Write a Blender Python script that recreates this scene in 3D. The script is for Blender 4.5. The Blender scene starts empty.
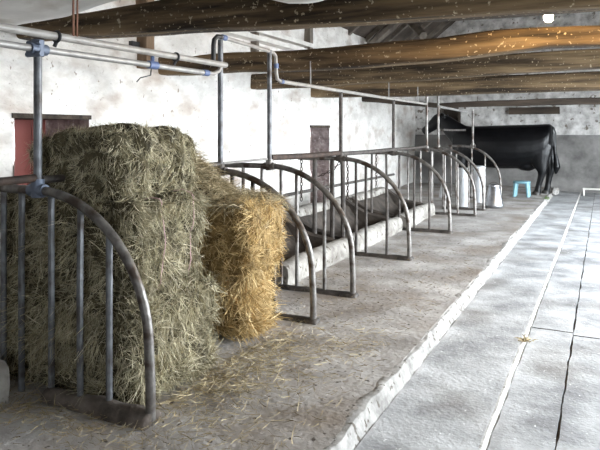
import bpy, bmesh, math, random
import numpy as np
from mathutils import Vector

random.seed(7)
RNG = np.random.default_rng(11)
SC = bpy.context.scene
COL = SC.collection
PI = math.pi

# ------------------------------------------------------------------ noise
def _hash(ix, iy, iz, seed):
    h = (ix.astype(np.int64) * 374761393 + iy.astype(np.int64) * 668265263
         + iz.astype(np.int64) * 2147483647 + seed * 1274126177) & 0xffffffff
    h = ((h ^ (h >> 13)) * 1274126177) & 0xffffffff
    h = (h ^ (h >> 16)) & 0xffffffff
    return h / 4294967295.0

def vnoise(p, seed=0):
    p = np.asarray(p, float)
    i = np.floor(p).astype(np.int64); f = p - i
    f = f * f * (3 - 2 * f)
    out = 0
    for dx in (0, 1):
        for dy in (0, 1):
            for dz in (0, 1):
                w = ((f[:, 0] if dx else 1 - f[:, 0]) * (f[:, 1] if dy else 1 - f[:, 1])
                     * (f[:, 2] if dz else 1 - f[:, 2]))
                out = out + w * _hash(i[:, 0] + dx, i[:, 1] + dy, i[:, 2] + dz, seed)
    return out * 2 - 1

def fbm(p, scale=1.0, octaves=3, seed=0):
    p = np.asarray(p, float) * scale
    a, s, out = 1.0, 0.0, 0
    for o in range(octaves):
        out = out + a * vnoise(p, seed + o * 17); s += a
        a *= 0.5; p = p * 2.03
    return out / s

# ------------------------------------------------------------------ objects
BASE = {}
def mesh_obj(name, verts, faces, mat=None, parent=None, smooth=True, mats=None, fmat=None):
    verts = np.asarray(verts, float).reshape(-1, 3)
    if parent is not None:
        verts = verts - np.array(BASE[parent.name])
    me = bpy.data.meshes.new(name)
    me.from_pydata(verts.tolist(), [], [list(map(int, f)) for f in faces])
    for m in (mats or ([mat] if mat else [])):
        me.materials.append(m)
    if fmat is not None:
        me.polygons.foreach_set('material_index', np.asarray(fmat, np.int32))
    if smooth:
        me.polygons.foreach_set('use_smooth', np.ones(len(me.polygons), bool))
    me.update()
    o = bpy.data.objects.new(name, me)
    COL.objects.link(o)
    if parent is not None:
        o.parent = parent
        BASE[o.name] = BASE[parent.name]
    else:
        BASE[o.name] = (0, 0, 0)
    return o

def tag(o, label, cat, group=None, kind=None):
    o['label'] = label; o['category'] = cat
    if group: o['group'] = group
    if kind: o['kind'] = kind
    return o

def thing(name, label, cat, loc, group=None):
    o = bpy.data.objects.new(name, None)
    o.empty_display_size = 0.1
    COL.objects.link(o); o.location = loc
    BASE[o.name] = tuple(loc)
    return tag(o, label, cat, group)

def structure(o):
    o['kind'] = 'structure'; return o

def smooth_angle(o, ang=40):
    me = o.data
    try:
        me.set_sharp_from_angle(angle=math.radians(ang))
    except Exception:
        pass
    return o

class MB:
    """collects shapes for one mesh"""
    def __init__(s): s.v = []; s.f = []; s.n = 0
    def add(s, v, f):
        v = np.asarray(v, float).reshape(-1, 3)
        s.v.append(v); s.f += [[i + s.n for i in q] for q in f]; s.n += len(v); return s
    def box(s, x0, x1, y0, y1, z0, z1):
        v = [(x0,y0,z0),(x1,y0,z0),(x1,y1,z0),(x0,y1,z0),(x0,y0,z1),(x1,y0,z1),(x1,y1,z1),(x0,y1,z1)]
        return s.add(v, [(3,2,1,0),(4,5,6,7),(0,1,5,4),(1,2,6,5),(2,3,7,6),(3,0,4,7)])
    def tube(s, pts, r, sides=10, cap=True):
        pts = np.asarray(pts, float); n = len(pts)
        rr = np.full(n, r) if np.isscalar(r) else np.asarray(r, float)
        T = np.gradient(pts, axis=0); T /= np.linalg.norm(T, axis=1)[:, None] + 1e-12
        a = np.array([0, 0, 1.0]) if abs(T[0][2]) < .9 else np.array([1.0, 0, 0])
        u = np.cross(T[0], a); u /= np.linalg.norm(u)
        V = []
        for i in range(n):
            u = u - T[i] * np.dot(u, T[i]); u /= np.linalg.norm(u) + 1e-12
            w = np.cross(T[i], u)
            for k in range(sides):
                t = 2 * PI * k / sides
                V.append(pts[i] + rr[i] * (math.cos(t) * u + math.sin(t) * w))
        F = []
        for i in range(n - 1):
            for k in range(sides):
                k2 = (k + 1) % sides
                F.append((i*sides+k, i*sides+k2, (i+1)*sides+k2, (i+1)*sides+k))
        if cap:
            F.append(tuple(range(sides))[::-1]); F.append(tuple((n-1)*sides + k for k in range(sides)))
        return s.add(V, F)
    def lathe(s, prof, c, sides=24):
        V = []; m = len(prof)
        for r, z in prof:
            for k in range(sides):
                t = 2 * PI * k / sides
                V.append((c[0] + r*math.cos(t), c[1] + r*math.sin(t), c[2] + z))
        F = []
        for i in range(m - 1):
            for k in range(sides):
                k2 = (k + 1) % sides
                F.append((i*sides+k, i*sides+k2, (i+1)*sides+k2, (i+1)*sides+k))
        F.append(tuple(range(sides))[::-1]); F.append(tuple((m-1)*sides+k for k in range(sides)))
        return s.add(V, F)
    def torus(s, c, R, r, axis_u, axis_w, n=12, m=6, stretch=1.0):
        c = np.array(c, float); u = np.array(axis_u, float); w = np.array(axis_w, float)
        nn = np.cross(u, w); V = []
        for i in range(n):
            t = 2*PI*i/n
            d = math.cos(t)*u + math.sin(t)*w
            p = c + R*math.cos(t)*u + R*stretch*math.sin(t)*w
            for k in range(m):
                a = 2*PI*k/m
                V.append(p + r*(math.cos(a)*d + math.sin(a)*nn))
        F = [(i*m+k, ((i+1) % n)*m+k, ((i+1) % n)*m+(k+1) % m, i*m+(k+1) % m) for i in range(n) for k in range(m)]
        return s.add(V, F)
    def verts(s): return np.concatenate(s.v)
    def build(s, name, mat, parent=None, smooth=True, ang=45):
        o = mesh_obj(name, s.verts(), s.f, mat, parent, smooth)
        return smooth_angle(o, ang) if smooth else o

def grid(nu, nv):
    F = []
    for i in range(nu - 1):
        for j in range(nv - 1):
            a = i*nv + j
            F.append((a, a + nv, a + nv + 1, a + 1))
    return F

# ------------------------------------------------------------------ materials
def mat(name, c1, c2, scale=5.0, rough=0.8, bump=0.2, bscale=None, stretch=(1, 1, 1), metal=0.0,
        c3=None, pos=(0.35, 0.65), detail=6.0, spec=0.4, speck=None, speck_scale=60.0, speck_at=0.68,
        bdist=0.01, rot=(0, 0, 0), stain=None, stain_scale=1.2, stain_at=(0.52, 0.7), stain_mp=False):
    m = bpy.data.materials.new(name); m.use_nodes = True
    nt = m.node_tree; N = nt.nodes; L = nt.links
    b = N['Principled BSDF']
    tc = N.new('ShaderNodeTexCoord'); mp = N.new('ShaderNodeMapping')
    mp.inputs['Scale'].default_value = stretch; mp.inputs['Rotation'].default_value = rot
    L.new(tc.outputs['Object'], mp.inputs['Vector'])
    nz = N.new('ShaderNodeTexNoise'); nz.inputs['Scale'].default_value = scale; nz.inputs['Detail'].default_value = detail
    nz.inputs['Roughness'].default_value = 0.62
    L.new(mp.outputs[0], nz.inputs['Vector'])
    cr = N.new('ShaderNodeValToRGB'); e = cr.color_ramp.elements
    e[0].position = pos[0]; e[0].color = (*c1, 1); e[1].position = pos[1]; e[1].color = (*c2, 1)
    if c3:
        x = e.new((pos[0] + pos[1]) / 2); x.color = (*c3, 1)
    L.new(nz.outputs['Fac'], cr.inputs['Fac'])
    col = cr.outputs['Color']
    def over(colr, sc, lo, hi, src, usemp=False):
        n2 = N.new('ShaderNodeTexNoise'); n2.inputs['Scale'].default_value = sc; n2.inputs['Detail'].default_value = 5
        L.new(mp.outputs[0] if usemp else tc.outputs['Object'], n2.inputs['Vector'])
        r2 = N.new('ShaderNodeMapRange'); r2.inputs['From Min'].default_value = lo; r2.inputs['From Max'].default_value = hi
        L.new(n2.outputs['Fac'], r2.inputs['Value'])
        mx = N.new('ShaderNodeMix'); mx.data_type = 'RGBA'
        L.new(r2.outputs[0], mx.inputs['Factor']); L.new(src, mx.inputs[6]); mx.inputs[7].default_value = (*colr, 1)
        return mx.outputs[2]
    if stain: col = over(stain, stain_scale, stain_at[0], stain_at[1], col, stain_mp)
    if speck: col = over(speck, speck_scale, speck_at, speck_at + 0.05, col)
    L.new(col, b.inputs['Base Color'])
    b.inputs['Roughness'].default_value = rough; b.inputs['Metallic'].default_value = metal
    b.inputs['Specular IOR Level'].default_value = spec
    if bump:
        nb = N.new('ShaderNodeTexNoise'); nb.inputs['Scale'].default_value = bscale or scale * 3; nb.inputs['Detail'].default_value = 6
        L.new(mp.outputs[0], nb.inputs['Vector'])
        bp = N.new('ShaderNodeBump'); bp.inputs['Strength'].default_value = bump; bp.inputs['Distance'].default_value = bdist
        L.new(nb.outputs['Fac'], bp.inputs['Height']); L.new(bp.outputs[0], b.inputs['Normal'])
    return m

def strand_mat(name, cols, rough=0.7):
    m = bpy.data.materials.new(name); m.use_nodes = True
    nt = m.node_tree; N = nt.nodes; L = nt.links
    b = N['Principled BSDF']
    g = N.new('ShaderNodeNewGeometry'); cr = N.new('ShaderNodeValToRGB'); e = cr.color_ramp.elements
    e[0].position = 0; e[0].color = (*cols[0], 1); e[1].position = 1; e[1].color = (*cols[-1], 1)
    for i, c in enumerate(cols[1:-1]):
        x = e.new((i + 1) / (len(cols) - 1)); x.color = (*c, 1)
    L.new(g.outputs['Random Per Island'], cr.inputs['Fac'])
    tc = N.new('ShaderNodeTexCoord'); nz = N.new('ShaderNodeTexNoise'); nz.inputs['Scale'].default_value = 9; nz.inputs['Detail'].default_value = 3
    L.new(tc.outputs['Object'], nz.inputs['Vector'])
    mr = N.new('ShaderNodeMapRange'); mr.inputs['From Min'].default_value = 0.35; mr.inputs['From Max'].default_value = 0.65
    mr.inputs['To Min'].default_value = 0.5; mr.inputs['To Max'].default_value = 0.0; L.new(nz.outputs['Fac'], mr.inputs['Value'])
    mx = N.new('ShaderNodeMix'); mx.data_type = 'RGBA'; L.new(mr.outputs[0], mx.inputs['Factor'])
    L.new(cr.outputs[0], mx.inputs[6]); mx.inputs[7].default_value = (*[c * 0.55 for c in cols[0]], 1)
    L.new(mx.outputs[2], b.inputs['Base Color'])
    b.inputs['Roughness'].default_value = rough; b.inputs['Specular IOR Level'].default_value = 0.25
    return m

def plain(name, c, rough=0.6, metal=0.0, spec=0.5):
    return mat(name, tuple(x * 0.85 for x in c), c, 12, rough, 0.08, metal=metal, spec=spec)

M = {}
M['whitewash'] = mat('whitewash', (0.52, 0.485, 0.45), (0.78, 0.75, 0.715), 3.2, 0.92, 1.0, 8, bdist=0.06, detail=12, pos=(0.28, 0.56), stretch=(1, 0.7, 1.3),
                     speck=(0.33, 0.28, 0.235), speck_scale=19, speck_at=0.655, stain=(0.46, 0.385, 0.335), stain_scale=2.8, stain_at=(0.52, 0.72), stain_mp=True)
M['stone_white'] = mat('stone_white', (0.32, 0.305, 0.29), (0.72, 0.70, 0.68), 4.5, 0.9, 1.0, 5, bdist=0.08,
                       speck=(0.16, 0.135, 0.115), speck_scale=7, speck_at=0.61)
M['cement'] = mat('cement', (0.11, 0.105, 0.10), (0.24, 0.23, 0.22), 2.4, 0.9, 0.4, 14, detail=9)
M['jamb'] = mat('jamb', (0.26, 0.20, 0.195), (0.52, 0.43, 0.415), 9, 0.9, 1.0, 14, bdist=0.04, speck=(0.6, 0.55, 0.53), speck_scale=18, speck_at=0.62)
M['red'] = mat('red_paint', (0.15, 0.035, 0.027), (0.21, 0.05, 0.04), 3, 0.6, 0.15)
M['oldwood_door'] = mat('door_wood', (0.14, 0.10, 0.09), (0.25, 0.19, 0.17), 3, 0.85, 0.5, stretch=(1, 6, 1))
M['platform'] = mat('platform', (0.19, 0.172, 0.157), (0.50, 0.478, 0.462), 2.2, 0.9, 0.9, 26, detail=14, pos=(0.3, 0.66),
                    speck=(0.08, 0.064, 0.052), speck_scale=24, speck_at=0.635, stain=(0.21, 0.172, 0.14), stain_scale=1.4, stain_at=(0.46, 0.70))
M['kerb'] = mat('kerb', (0.17, 0.16, 0.15), (0.42, 0.405, 0.385), 7, 0.92, 0.8, 20, detail=12, speck=(0.10, 0.085, 0.07), speck_scale=22, speck_at=0.60)
M['passage'] = mat('passage', (0.23, 0.232, 0.24), (0.53, 0.535, 0.545), 3.2, 0.65, 0.5, 45, detail=14, pos=(0.34, 0.64),
                   speck=(0.74, 0.74, 0.74), speck_scale=55, speck_at=0.665, stain=(0.17, 0.155, 0.14), stain_scale=1.7, stain_at=(0.52, 0.78))
M['edge'] = mat('edge', (0.34, 0.325, 0.305), (0.58, 0.565, 0.54), 12, 0.85, 0.5, speck=(0.14, 0.12, 0.10), speck_scale=14, speck_at=0.62)
M['earth_floor'] = mat('earth_floor', (0.05, 0.04, 0.033), (0.17, 0.14, 0.12), 7, 0.95, 0.9, 26, detail=9)
M['earth'] = mat('earth', (0.06, 0.05, 0.042), (0.12, 0.10, 0.085), 8, 0.95, 0.6)
M['steel'] = mat('galv', (0.115, 0.105, 0.098), (0.25, 0.235, 0.22), 14, 0.45, 0.15, metal=0.6, stain=(0.07, 0.052, 0.042), stain_scale=9, stain_at=(0.50, 0.62))
M['steel_post'] = mat('galv_post', (0.095, 0.098, 0.105), (0.20, 0.207, 0.222), 12, 0.48, 0.15, metal=0.3, stain=(0.06, 0.05, 0.045), stain_scale=10, stain_at=(0.50, 0.66))
M['rust'] = mat('rust', (0.022, 0.015, 0.012), (0.07, 0.045, 0.034), 16, 0.75, 0.3, metal=0.2)
M['darksteel'] = mat('dark_steel', (0.035, 0.03, 0.027), (0.11, 0.095, 0.085), 14, 0.6, 0.2, metal=0.4)
M['palepipe'] = mat('pale_pipe', (0.23, 0.21, 0.19), (0.36, 0.335, 0.31), 10, 0.35, 0.05)
M['vacpipe'] = mat('vacuum_pipe', (0.22, 0.21, 0.20), (0.36, 0.345, 0.33), 10, 0.45, 0.1, metal=0.25)
M['blue'] = plain('blue_paint', (0.10, 0.14, 0.27), 0.5)
M['bluegrey'] = plain('blue_grey_iron', (0.13, 0.155, 0.21), 0.55, 0.3)
M['black'] = plain('black_rubber', (0.022, 0.022, 0.024), 0.5)
M['beam'] = mat('beam', (0.020, 0.012, 0.006), (0.19, 0.125, 0.064), 3.2, 0.8, 1.0, 8, stretch=(0.2, 2.6, 2.6), detail=12, pos=(0.40, 0.64),
                speck=(0.44, 0.36, 0.25), speck_scale=34, speck_at=0.63, bdist=0.03, stain=(0.24, 0.165, 0.09), stain_scale=4, stain_at=(0.50, 0.66), stain_mp=True)
M['beam_grey'] = mat('beam_grey', (0.018, 0.013, 0.009), (0.085, 0.062, 0.045), 3, 0.85, 0.8, 8, stretch=(0.3, 2.2, 2.2), detail=9, bdist=0.02)
M['post_wood'] = mat('post_wood', (0.16, 0.105, 0.065), (0.30, 0.21, 0.14), 4, 0.85, 0.5, stretch=(2, 2, 0.3))
M['roof'] = mat('roof', (0.045, 0.035, 0.028), (0.10, 0.08, 0.065), 4, 0.95, 0.5, stretch=(1, 0.4, 1))
M['rafter'] = mat('rafter', (0.10, 0.085, 0.072), (0.20, 0.17, 0.14), 5, 0.9, 0.4)
M['plank'] = mat('plank_white', (0.62, 0.59, 0.55), (0.80, 0.77, 0.73), 5, 0.7, 0.2)
M['sheet'] = mat('sheet', (0.56, 0.545, 0.525), (0.74, 0.725, 0.70), 2.5, 0.6, 0.3, 8, stain=(0.40, 0.35, 0.30), stain_scale=3.0, stain_at=(0.55, 0.75))
M['concrete'] = mat('concrete', (0.15, 0.135, 0.12), (0.36, 0.34, 0.31), 6, 0.9, 0.9, 20, detail=9, speck=(0.09, 0.075, 0.06), speck_scale=14, speck_at=0.6)
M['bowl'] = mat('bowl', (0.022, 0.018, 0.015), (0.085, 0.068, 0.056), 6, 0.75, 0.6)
M['cow'] = mat('cow_hide', (0.0012, 0.0012, 0.0014), (0.004, 0.004, 0.005), 9, 0.33, 0.35, 22, spec=0.32)
M['hoof'] = plain('hoof', (0.03, 0.027, 0.024), 0.5)
M['eye'] = plain('eye', (0.01, 0.008, 0.006), 0.1)
M['alu'] = mat('aluminium', (0.24, 0.245, 0.26), (0.40, 0.41, 0.425), 8, 0.30, 0.06, metal=0.9)
M['whitecan'] = mat('white_can', (0.42, 0.43, 0.445), (0.54, 0.55, 0.565), 6, 0.4, 0.05)
M['aqua'] = mat('aqua_plastic', (0.12, 0.24, 0.28), (0.18, 0.32, 0.365), 5, 0.45, 0.04)
M['whitepaint'] = mat('white_paint', (0.50, 0.48, 0.44), (0.64, 0.62, 0.58), 9, 0.5, 0.1)
M['brownrope'] = plain('brown_cord', (0.22, 0.10, 0.06), 0.8)
M['pink'] = plain('pink_twine', (0.62, 0.42, 0.42), 0.8)
M['leaf'] = plain('green_leaf', (0.10, 0.17, 0.04), 0.7)
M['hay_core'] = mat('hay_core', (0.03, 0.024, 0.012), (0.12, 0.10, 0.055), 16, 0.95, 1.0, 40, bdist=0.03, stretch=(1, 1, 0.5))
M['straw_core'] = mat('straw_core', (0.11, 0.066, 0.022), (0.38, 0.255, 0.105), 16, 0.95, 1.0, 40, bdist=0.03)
M['hay'] = strand_mat('hay_strand', [(0.20, 0.165, 0.095), (0.40, 0.345, 0.215), (0.58, 0.52, 0.365), (0.46, 0.425, 0.27), (0.66, 0.585, 0.42), (0.78, 0.71, 0.54)])
M['straw'] = strand_mat('straw_strand', [(0.36, 0.235, 0.095), (0.58, 0.41, 0.18), (0.72, 0.53, 0.26), (0.64, 0.47, 0.22), (0.82, 0.65, 0.38)])
M['mixed'] = strand_mat('mixed_strand', [(0.28, 0.215, 0.12), (0.44, 0.36, 0.22), (0.54, 0.45, 0.29), (0.62, 0.51, 0.33), (0.46, 0.40, 0.25)])
M['dust'] = strand_mat('floor_straw', [(0.16, 0.115, 0.06), (0.34, 0.255, 0.13), (0.46, 0.37, 0.21), (0.24, 0.18, 0.10), (0.55, 0.46, 0.30)])
mb_ = bpy.data.materials.new('bulb_glow'); mb_.use_nodes = True
_b = mb_.node_tree.nodes['Principled BSDF']
_b.inputs['Emission Color'].default_value = (1.0, 0.66, 0.27, 1); _b.inputs['Emission Strength'].default_value = 900.0
M['bulb'] = mb_

# ------------------------------------------------------------------ room shell
XL, XR, YB, YF = -4.3, 2.7, 15.5, -3.0       # left wall, right wall, far wall, near wall
EAVE, RIDGE_X, RIDGE_Z = 3.15, -0.8, 6.0

def wall_grid(us, vs, place, holes, mat_fn, amp, seed, name, mats):
    U, V = np.meshgrid(us, vs, indexing='ij')
    pts = place(U.ravel(), V.ravel())
    F = grid(len(us), len(vs)); keep = []; fm = []
    for k, f in enumerate(F):
        i, j = k // (len(vs) - 1), k % (len(vs) - 1)
        cu, cv = (us[i] + us[i+1]) / 2, (vs[j] + vs[j+1]) / 2
        if any(h[0] < cu < h[1] and h[2] < cv < h[3] for h in holes): continue
        keep.append(f); fm.append(mat_fn(cu, cv))
    return structure(mesh_obj(name, pts, keep, mats=mats, fmat=fm))

def snapped(a, b, step, cuts):
    xs = np.arange(a, b + step / 2, step); xs[-1] = b
    for c in cuts:
        k = np.argmin(abs(xs - c)); xs[k] = c
    return xs

# left wall with two deep openings
D1, D2 = (3.57, 4.39, -0.1, 1.42), (9.27, 10.02, -0.1, 1.37)
def place_left(u, v):
    p = np.stack([np.full_like(u, XL), u, v], 1)
    d = 0.045 * fbm(p, 0.9, 3, 3) + 0.016 * fbm(p, 5, 2, 9)
    p[:, 0] += d
    return p
us = snapped(YF, YB + .25, 0.06, [D1[0], D1[1], D2[0], D2[1]]); vs = snapped(-0.12, EAVE + .1, 0.06, [D1[3], D2[3]])
wall_grid(us, vs, place_left, [D1, D2], lambda u, v: 0, 0, 0, 'wall_left', [M['whitewash']])
DEP = 0.56
def reveal(n, D):
    mb = MB(); y0, y1, z0, z1 = D
    def panel(a, b, c, d, nu=14, nv=14):
        a, b, c, d = map(np.array, (a, b, c, d)); P = []
        for i in range(nu):
            for j in range(nv):
                s, t = i/(nu-1), j/(nv-1)
                P.append((a*(1-s)+b*s)*(1-t) + (d*(1-s)+c*s)*t)
        P = np.array(P, float); nn = np.cross(b-a, d-a).astype(float); nn /= np.linalg.norm(nn)
        P += nn * (0.014 * fbm(P, 6, 3, 5))[:, None]
        mb.add(P, grid(nu, nv))
    xo = XL - DEP; xi = XL + 0.02
    panel((xi,y1,z0),(xo,y1,z0),(xo,y1,z1),(xi,y1,z1))
    panel((xi,y0,z0),(xo,y0,z0),(xo,y0,z1),(xi,y0,z1))
    o = mb.build('trim_%d' % n, M['jamb']); structure(o)
    l = MB().box(xo, XL + 0.025, y0 - .02, y1 + .02, z1 - 0.025, z1 + .015).build('trim_%d' % (n + 10), M['beam_grey']); structure(l)
reveal(1, D1); reveal(2, D2)
def plank_door(n, D, m):
    xo = XL - DEP + 0.02
    mb = MB(); w = (D[1] - D[0]) / 5
    for k in range(5):
        mb.box(xo - .04, xo - (0.003 if k % 2 else 0), D[0] + k*w + .002, D[0] + (k+1)*w - .002, 0, D[3])
    o = mb.build('door_%d' % n, m); structure(o); return o
plank_door(1, D1, M['red']); plank_door(2, D2, M['oldwood_door'])

# far wall: rough stone above a cement dado, small dark window opening
WIN = (-3.63, -3.21, 1.34, 1.82)
def place_back(u, v):
    p = np.stack([u, np.full_like(u, YB), v], 1)
    up = np.clip((v - 1.16) / 0.05, 0, 1)
    d = up * (0.06 * fbm(p, 3.2, 3, 21) + 0.02 * fbm(p, 9, 2, 4)) + 0.012 * fbm(p, 4, 2, 2) * (1 - up) - up * 0.0 
    p[:, 1] += d + up * 0.05
    return p
us = snapped(XL - .1, XR, 0.06, [WIN[0], WIN[1]]); vs = snapped(-0.2, 6.1, 0.06, [1.2, WIN[2], WIN[3]])
wall_grid(us, vs, place_back, [WIN], lambda u, v: 1 if v < 1.2 else 0, 0, 0, 'wall_back', [M['stone_white'], M['cement']])
w = MB(); w.box(WIN[0]-.05, WIN[1]+.05, YB + .30, YB + .34, WIN[2]-.05, WIN[3]+.05)
w.box(WIN[0]-.05, WIN[0], YB, YB+.3, WIN[2], WIN[3]); w.box(WIN[1], WIN[1]+.05, YB, YB+.3, WIN[2], WIN[3])
w.box(WIN[0], WIN[1], YB, YB+.3, WIN[3], WIN[3]+.05); w.box(WIN[0], WIN[1], YB, YB+.3, WIN[2]-.05, WIN[2])
structure(w.build('window_1', M['roof'], smooth=False))
lint = MB().box(-2.02, -0.92, YB - .10, YB + .1, 1.68, 1.84)
structure(lint.build('trim_5', M['beam_grey']))

# right wall with open windows, near wall
OPEN = [(3.0, 5.6, 0.75, 2.25), (6.4, 9.0, -0.1, 2.25), (9.8, 12.4, -0.1, 2.25)]
cuts = sorted({c for o in OPEN for c in o[:2]})
us = snapped(YF, YB + .25, 0.1, cuts); vs = snapped(-0.2, EAVE + .1, 0.1, [-0.1, 0.75, 2.25])
wall_grid(us, vs, lambda u, v: np.stack([np.full_like(u, XR), u, v], 1), OPEN, lambda u, v: 0, 0, 0, 'wall_right', [M['whitewash']])
NOPEN = [(1.3, 1.9, 0.9, 2.1)]
us = snapped(XL - .1, XR, 0.1, [1.3, 1.9]); vs = snapped(-0.2, 6.1, 0.1, [0.9, 2.1])
wall_grid(us, vs, lambda u, v: np.stack([u, np.full_like(u, YF), v], 1), NOPEN, lambda u, v: 0, 0, 0, 'wall_front', [M['cement']])

# roof slopes
roof = MB()
def slope(xa, za, xb, zb):
    t = 0.06
    roof.add([(xa,YF-.2,za),(xa,YB+.3,za),(xb,YB+.3,zb),(xb,YF-.2,zb),(xa,YF-.2,za+t),(xa,YB+.3,za+t),(xb,YB+.3,zb+t),(xb,YF-.2,zb+t)],
             [(0,1,2,3),(7,6,5,4),(0,4,5,1),(1,5,6,2),(2,6,7,3),(3,7,4,0)])
slope(XL - .25, EAVE - .2, RIDGE_X, RIDGE_Z); slope(XR + .25, EAVE - .2, RIDGE_X, RIDGE_Z)
structure(roof.build('ceiling', M['roof'], smooth=False))
n = 20
for k in range(10):
    y = 6.0 + k * 0.98
    mb = MB(); xa, za, xb, zb = XL + .02, EAVE - .0, RIDGE_X, RIDGE_Z - .12
    mb.add([(xa,y,za-.08),(xa,y+.1,za-.08),(xb,y+.1,zb-.08),(xb,y,zb-.08),(xa,y,za+.06),(xa,y+.1,za+.06),(xb,y+.1,zb+.06),(xb,y,zb+.06)],
           [(3,2,1,0),(4,5,6,7),(0,1,5,4),(1,2,6,5),(2,3,7,6),(3,0,4,7)])
    structure(mb.build('trim_%d' % n, M['rafter'], smooth=False)); n += 1
# braces leaning in the roof space beyond the second beam
for (a, b) in (((-4.1, 11.6, 2.95), (-3.3, 12.4, 3.9)), ((-3.9, 12.9, 3.85), (-3.1, 11.8, 3.1))):
    structure(MB().tube([a, b], 0.085, 6).build('trim_%d' % n, M['rafter'])); n += 1

# floors
def floor_piece(name, x0, x1, y0, y1, z, m, step, amp, scale, seed, edges=0.0):
    us = np.linspace(x0, x1, max(3, int((x1-x0)/step))); vs = np.linspace(y0, y1, int((y1-y0)/step))
    U, V = np.meshgrid(us, vs, indexing='ij'); U = U.ravel(); V = V.ravel()
    p = np.stack([U, V, np.full_like(U, z)], 1)
    if edges:
        for xe in (x0, x1):
            on = abs(U - xe) < 1e-6
            q = np.stack([np.zeros(on.sum()), V[on], np.full(on.sum(), xe)], 1)
            p[on, 0] += edges * (fbm(q, 7, 4, seed) )
    p[:, 2] += amp * fbm(p, scale, 3, seed)
    F = grid(len(us), len(vs)); nv = len(vs); nu = len(us); N0 = len(p)
    low = p.copy(); low[:, 2] = z - .09                      # skirts down the long sides
    P = np.concatenate([p, low[:nv], low[(nu-1)*nv:]])
    for j in range(nv - 1):
        F.append((j, j + 1, N0 + j + 1, N0 + j))
        a = (nu-1)*nv + j; F.append((a, N0 + nv + j, N0 + nv + j + 1, a + 1))
    return structure(smooth_angle(mesh_obj(name, P, F, m), 35))
floor_piece('floor', XL - .7, -1.022, YF, YB, 0.0, M['platform'], 0.05, 0.015, 1.6, 31)
floor_piece('floor', -0.97, -0.492, YF, YB, -0.082, M['passage'], 0.06, 0.004, 2, 32)
for x0_, x1_, brk, zz_, sd in ((-0.462, -0.200, [YF, 1.2, 4.72, 7.1, 9.6, 12.6, YB], -0.100, 33), (-0.189, 0.95, [YF, 2.2, 4.68, 7.9, 10.6, 13.3, YB], -0.104, 34), (0.965, XR, [YF, 3.1, 6.7, 9.9, 12.5, YB], -0.104, 35)):
    for k_ in range(len(brk) - 1):
        floor_piece('floor', x0_, x1_, brk[k_] + .0025, brk[k_+1] - .0025, zz_ + 0.004*((k_*7) % 3 - 1), M['passage'], 0.045, 0.005, 3, sd, edges=0.010)
structure(MB().box(XL - .7, XR, YF, YB, -0.30, -0.122).build('floor', M['earth'], smooth=False))
# kerb
ys = np.arange(YF, YB, 0.05)
prof = [(-1.09, -0.03), (-1.07, -0.012), (-1.045, -0.004), (-1.02, -0.001), (-1.004, -0.004), (-0.996, -0.014), (-0.99, -0.035), (-0.984, -0.06), (-0.976, -0.085), (-0.955, -0.10)]
ys = np.arange(YF, YB, 0.03)
P = np.array([(x, y, z) for y in ys for (x, z) in prof], float)
P[:, 0] += 0.020 * fbm(P, 8, 5, 41); P[:, 2] += 0.012 * fbm(P, 9, 5, 42)
structure(smooth_angle(mesh_obj('trim_3', P, grid(len(ys), len(prof)), M['kerb']), 28))
# pale arris along the channel
prof = [(-0.50, -0.086), (-0.490, -0.083), (-0.482, -0.084), (-0.474, -0.092), (-0.458, -0.125)]
P = np.array([(x, y, z) for y in ys for (x, z) in prof], float)
P[:, 0] += 0.008 * fbm(P, 7, 4, 43); P[:, 2] += 0.004 * fbm(P, 9, 3, 44)
structure(smooth_angle(mesh_obj('trim_4', P, grid(len(ys), len(prof)), M['edge']), 28))
# ground outside the openings
structure(MB().box(XR + .05, 14, -6, 20, -0.3, -0.2).build('ground', M['cement'], smooth=False))

# ------------------------------------------------------------------ beams
def beam(name, label, Y, prof, depth, m, seed, amp=0.014):
    xs = np.arange(prof[0][0], prof[-1][0] + .001, 0.05)
    px = [q[0] for q in prof]
    zb = np.interp(xs, px, [q[1] for q in prof]); zt = np.interp(xs, px, [q[2] for q in prof])
    k = 20; V = []
    for i, x in enumerate(xs):
        cz = (zb[i] + zt[i]) / 2; hz = (zt[i] - zb[i]) / 2
        for j in range(k):
            t = 2*PI*(j + .5)/k; c, s = math.cos(t), math.sin(t)
            e = 0.28
            V.append((x, Y + depth/2 + depth/2*math.copysign(abs(c)**e, c), cz + hz*math.copysign(abs(s)**e, s)))
    V = np.array(V)
    d = fbm(V * np.array([0.35, 1, 1]), 4.0, 4, seed) * amp * 1.6
    V[:, 1] += d; V[:, 2] += amp * 1.2 * fbm(V * np.array([0.5, .3, .3]), 3.0, 3, seed + 5)
    F = []
    for i in range(len(xs) - 1):
        for j in range(k):
            F.append((i*k+j, (i+1)*k+j, (i+1)*k+(j+1) % k, i*k+(j+1) % k))
    F.append(tuple(range(k))); F.append(tuple(((len(xs)-1)*k + j) for j in range(k))[::-1])
    return tag(smooth_angle(mesh_obj(name, V, F, m), 32), label, 'beam', 'ceiling beams across the barn')
beam('ceiling_beam', 'nearest thick dark timber beam crossing the top of the barn', 3.6,
     [(-4.45, 2.05, 2.2), (-3.6, 2.02, 2.2), (-2.6, 1.99, 2.24), (-1.6, 1.965, 2.27), (-0.8, 1.945, 2.25), (0.2, 1.935, 2.22), (2.75, 1.95, 2.2)], 0.24, M['beam'], 51)
beam('ceiling_beam', 'golden brown timber beam lit by the bulb, second from the front', 5.4,
     [(-4.45, 1.90, 2.09), (-3.0, 1.875, 2.07), (-2.0, 1.872, 2.08), (-1.3, 1.895, 2.10), (-0.8, 1.93, 2.13), (-0.4, 1.965, 2.125), (0.1, 1.955, 2.11), (2.75, 1.95, 2.1)], 0.22, M['beam'], 61)
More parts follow.
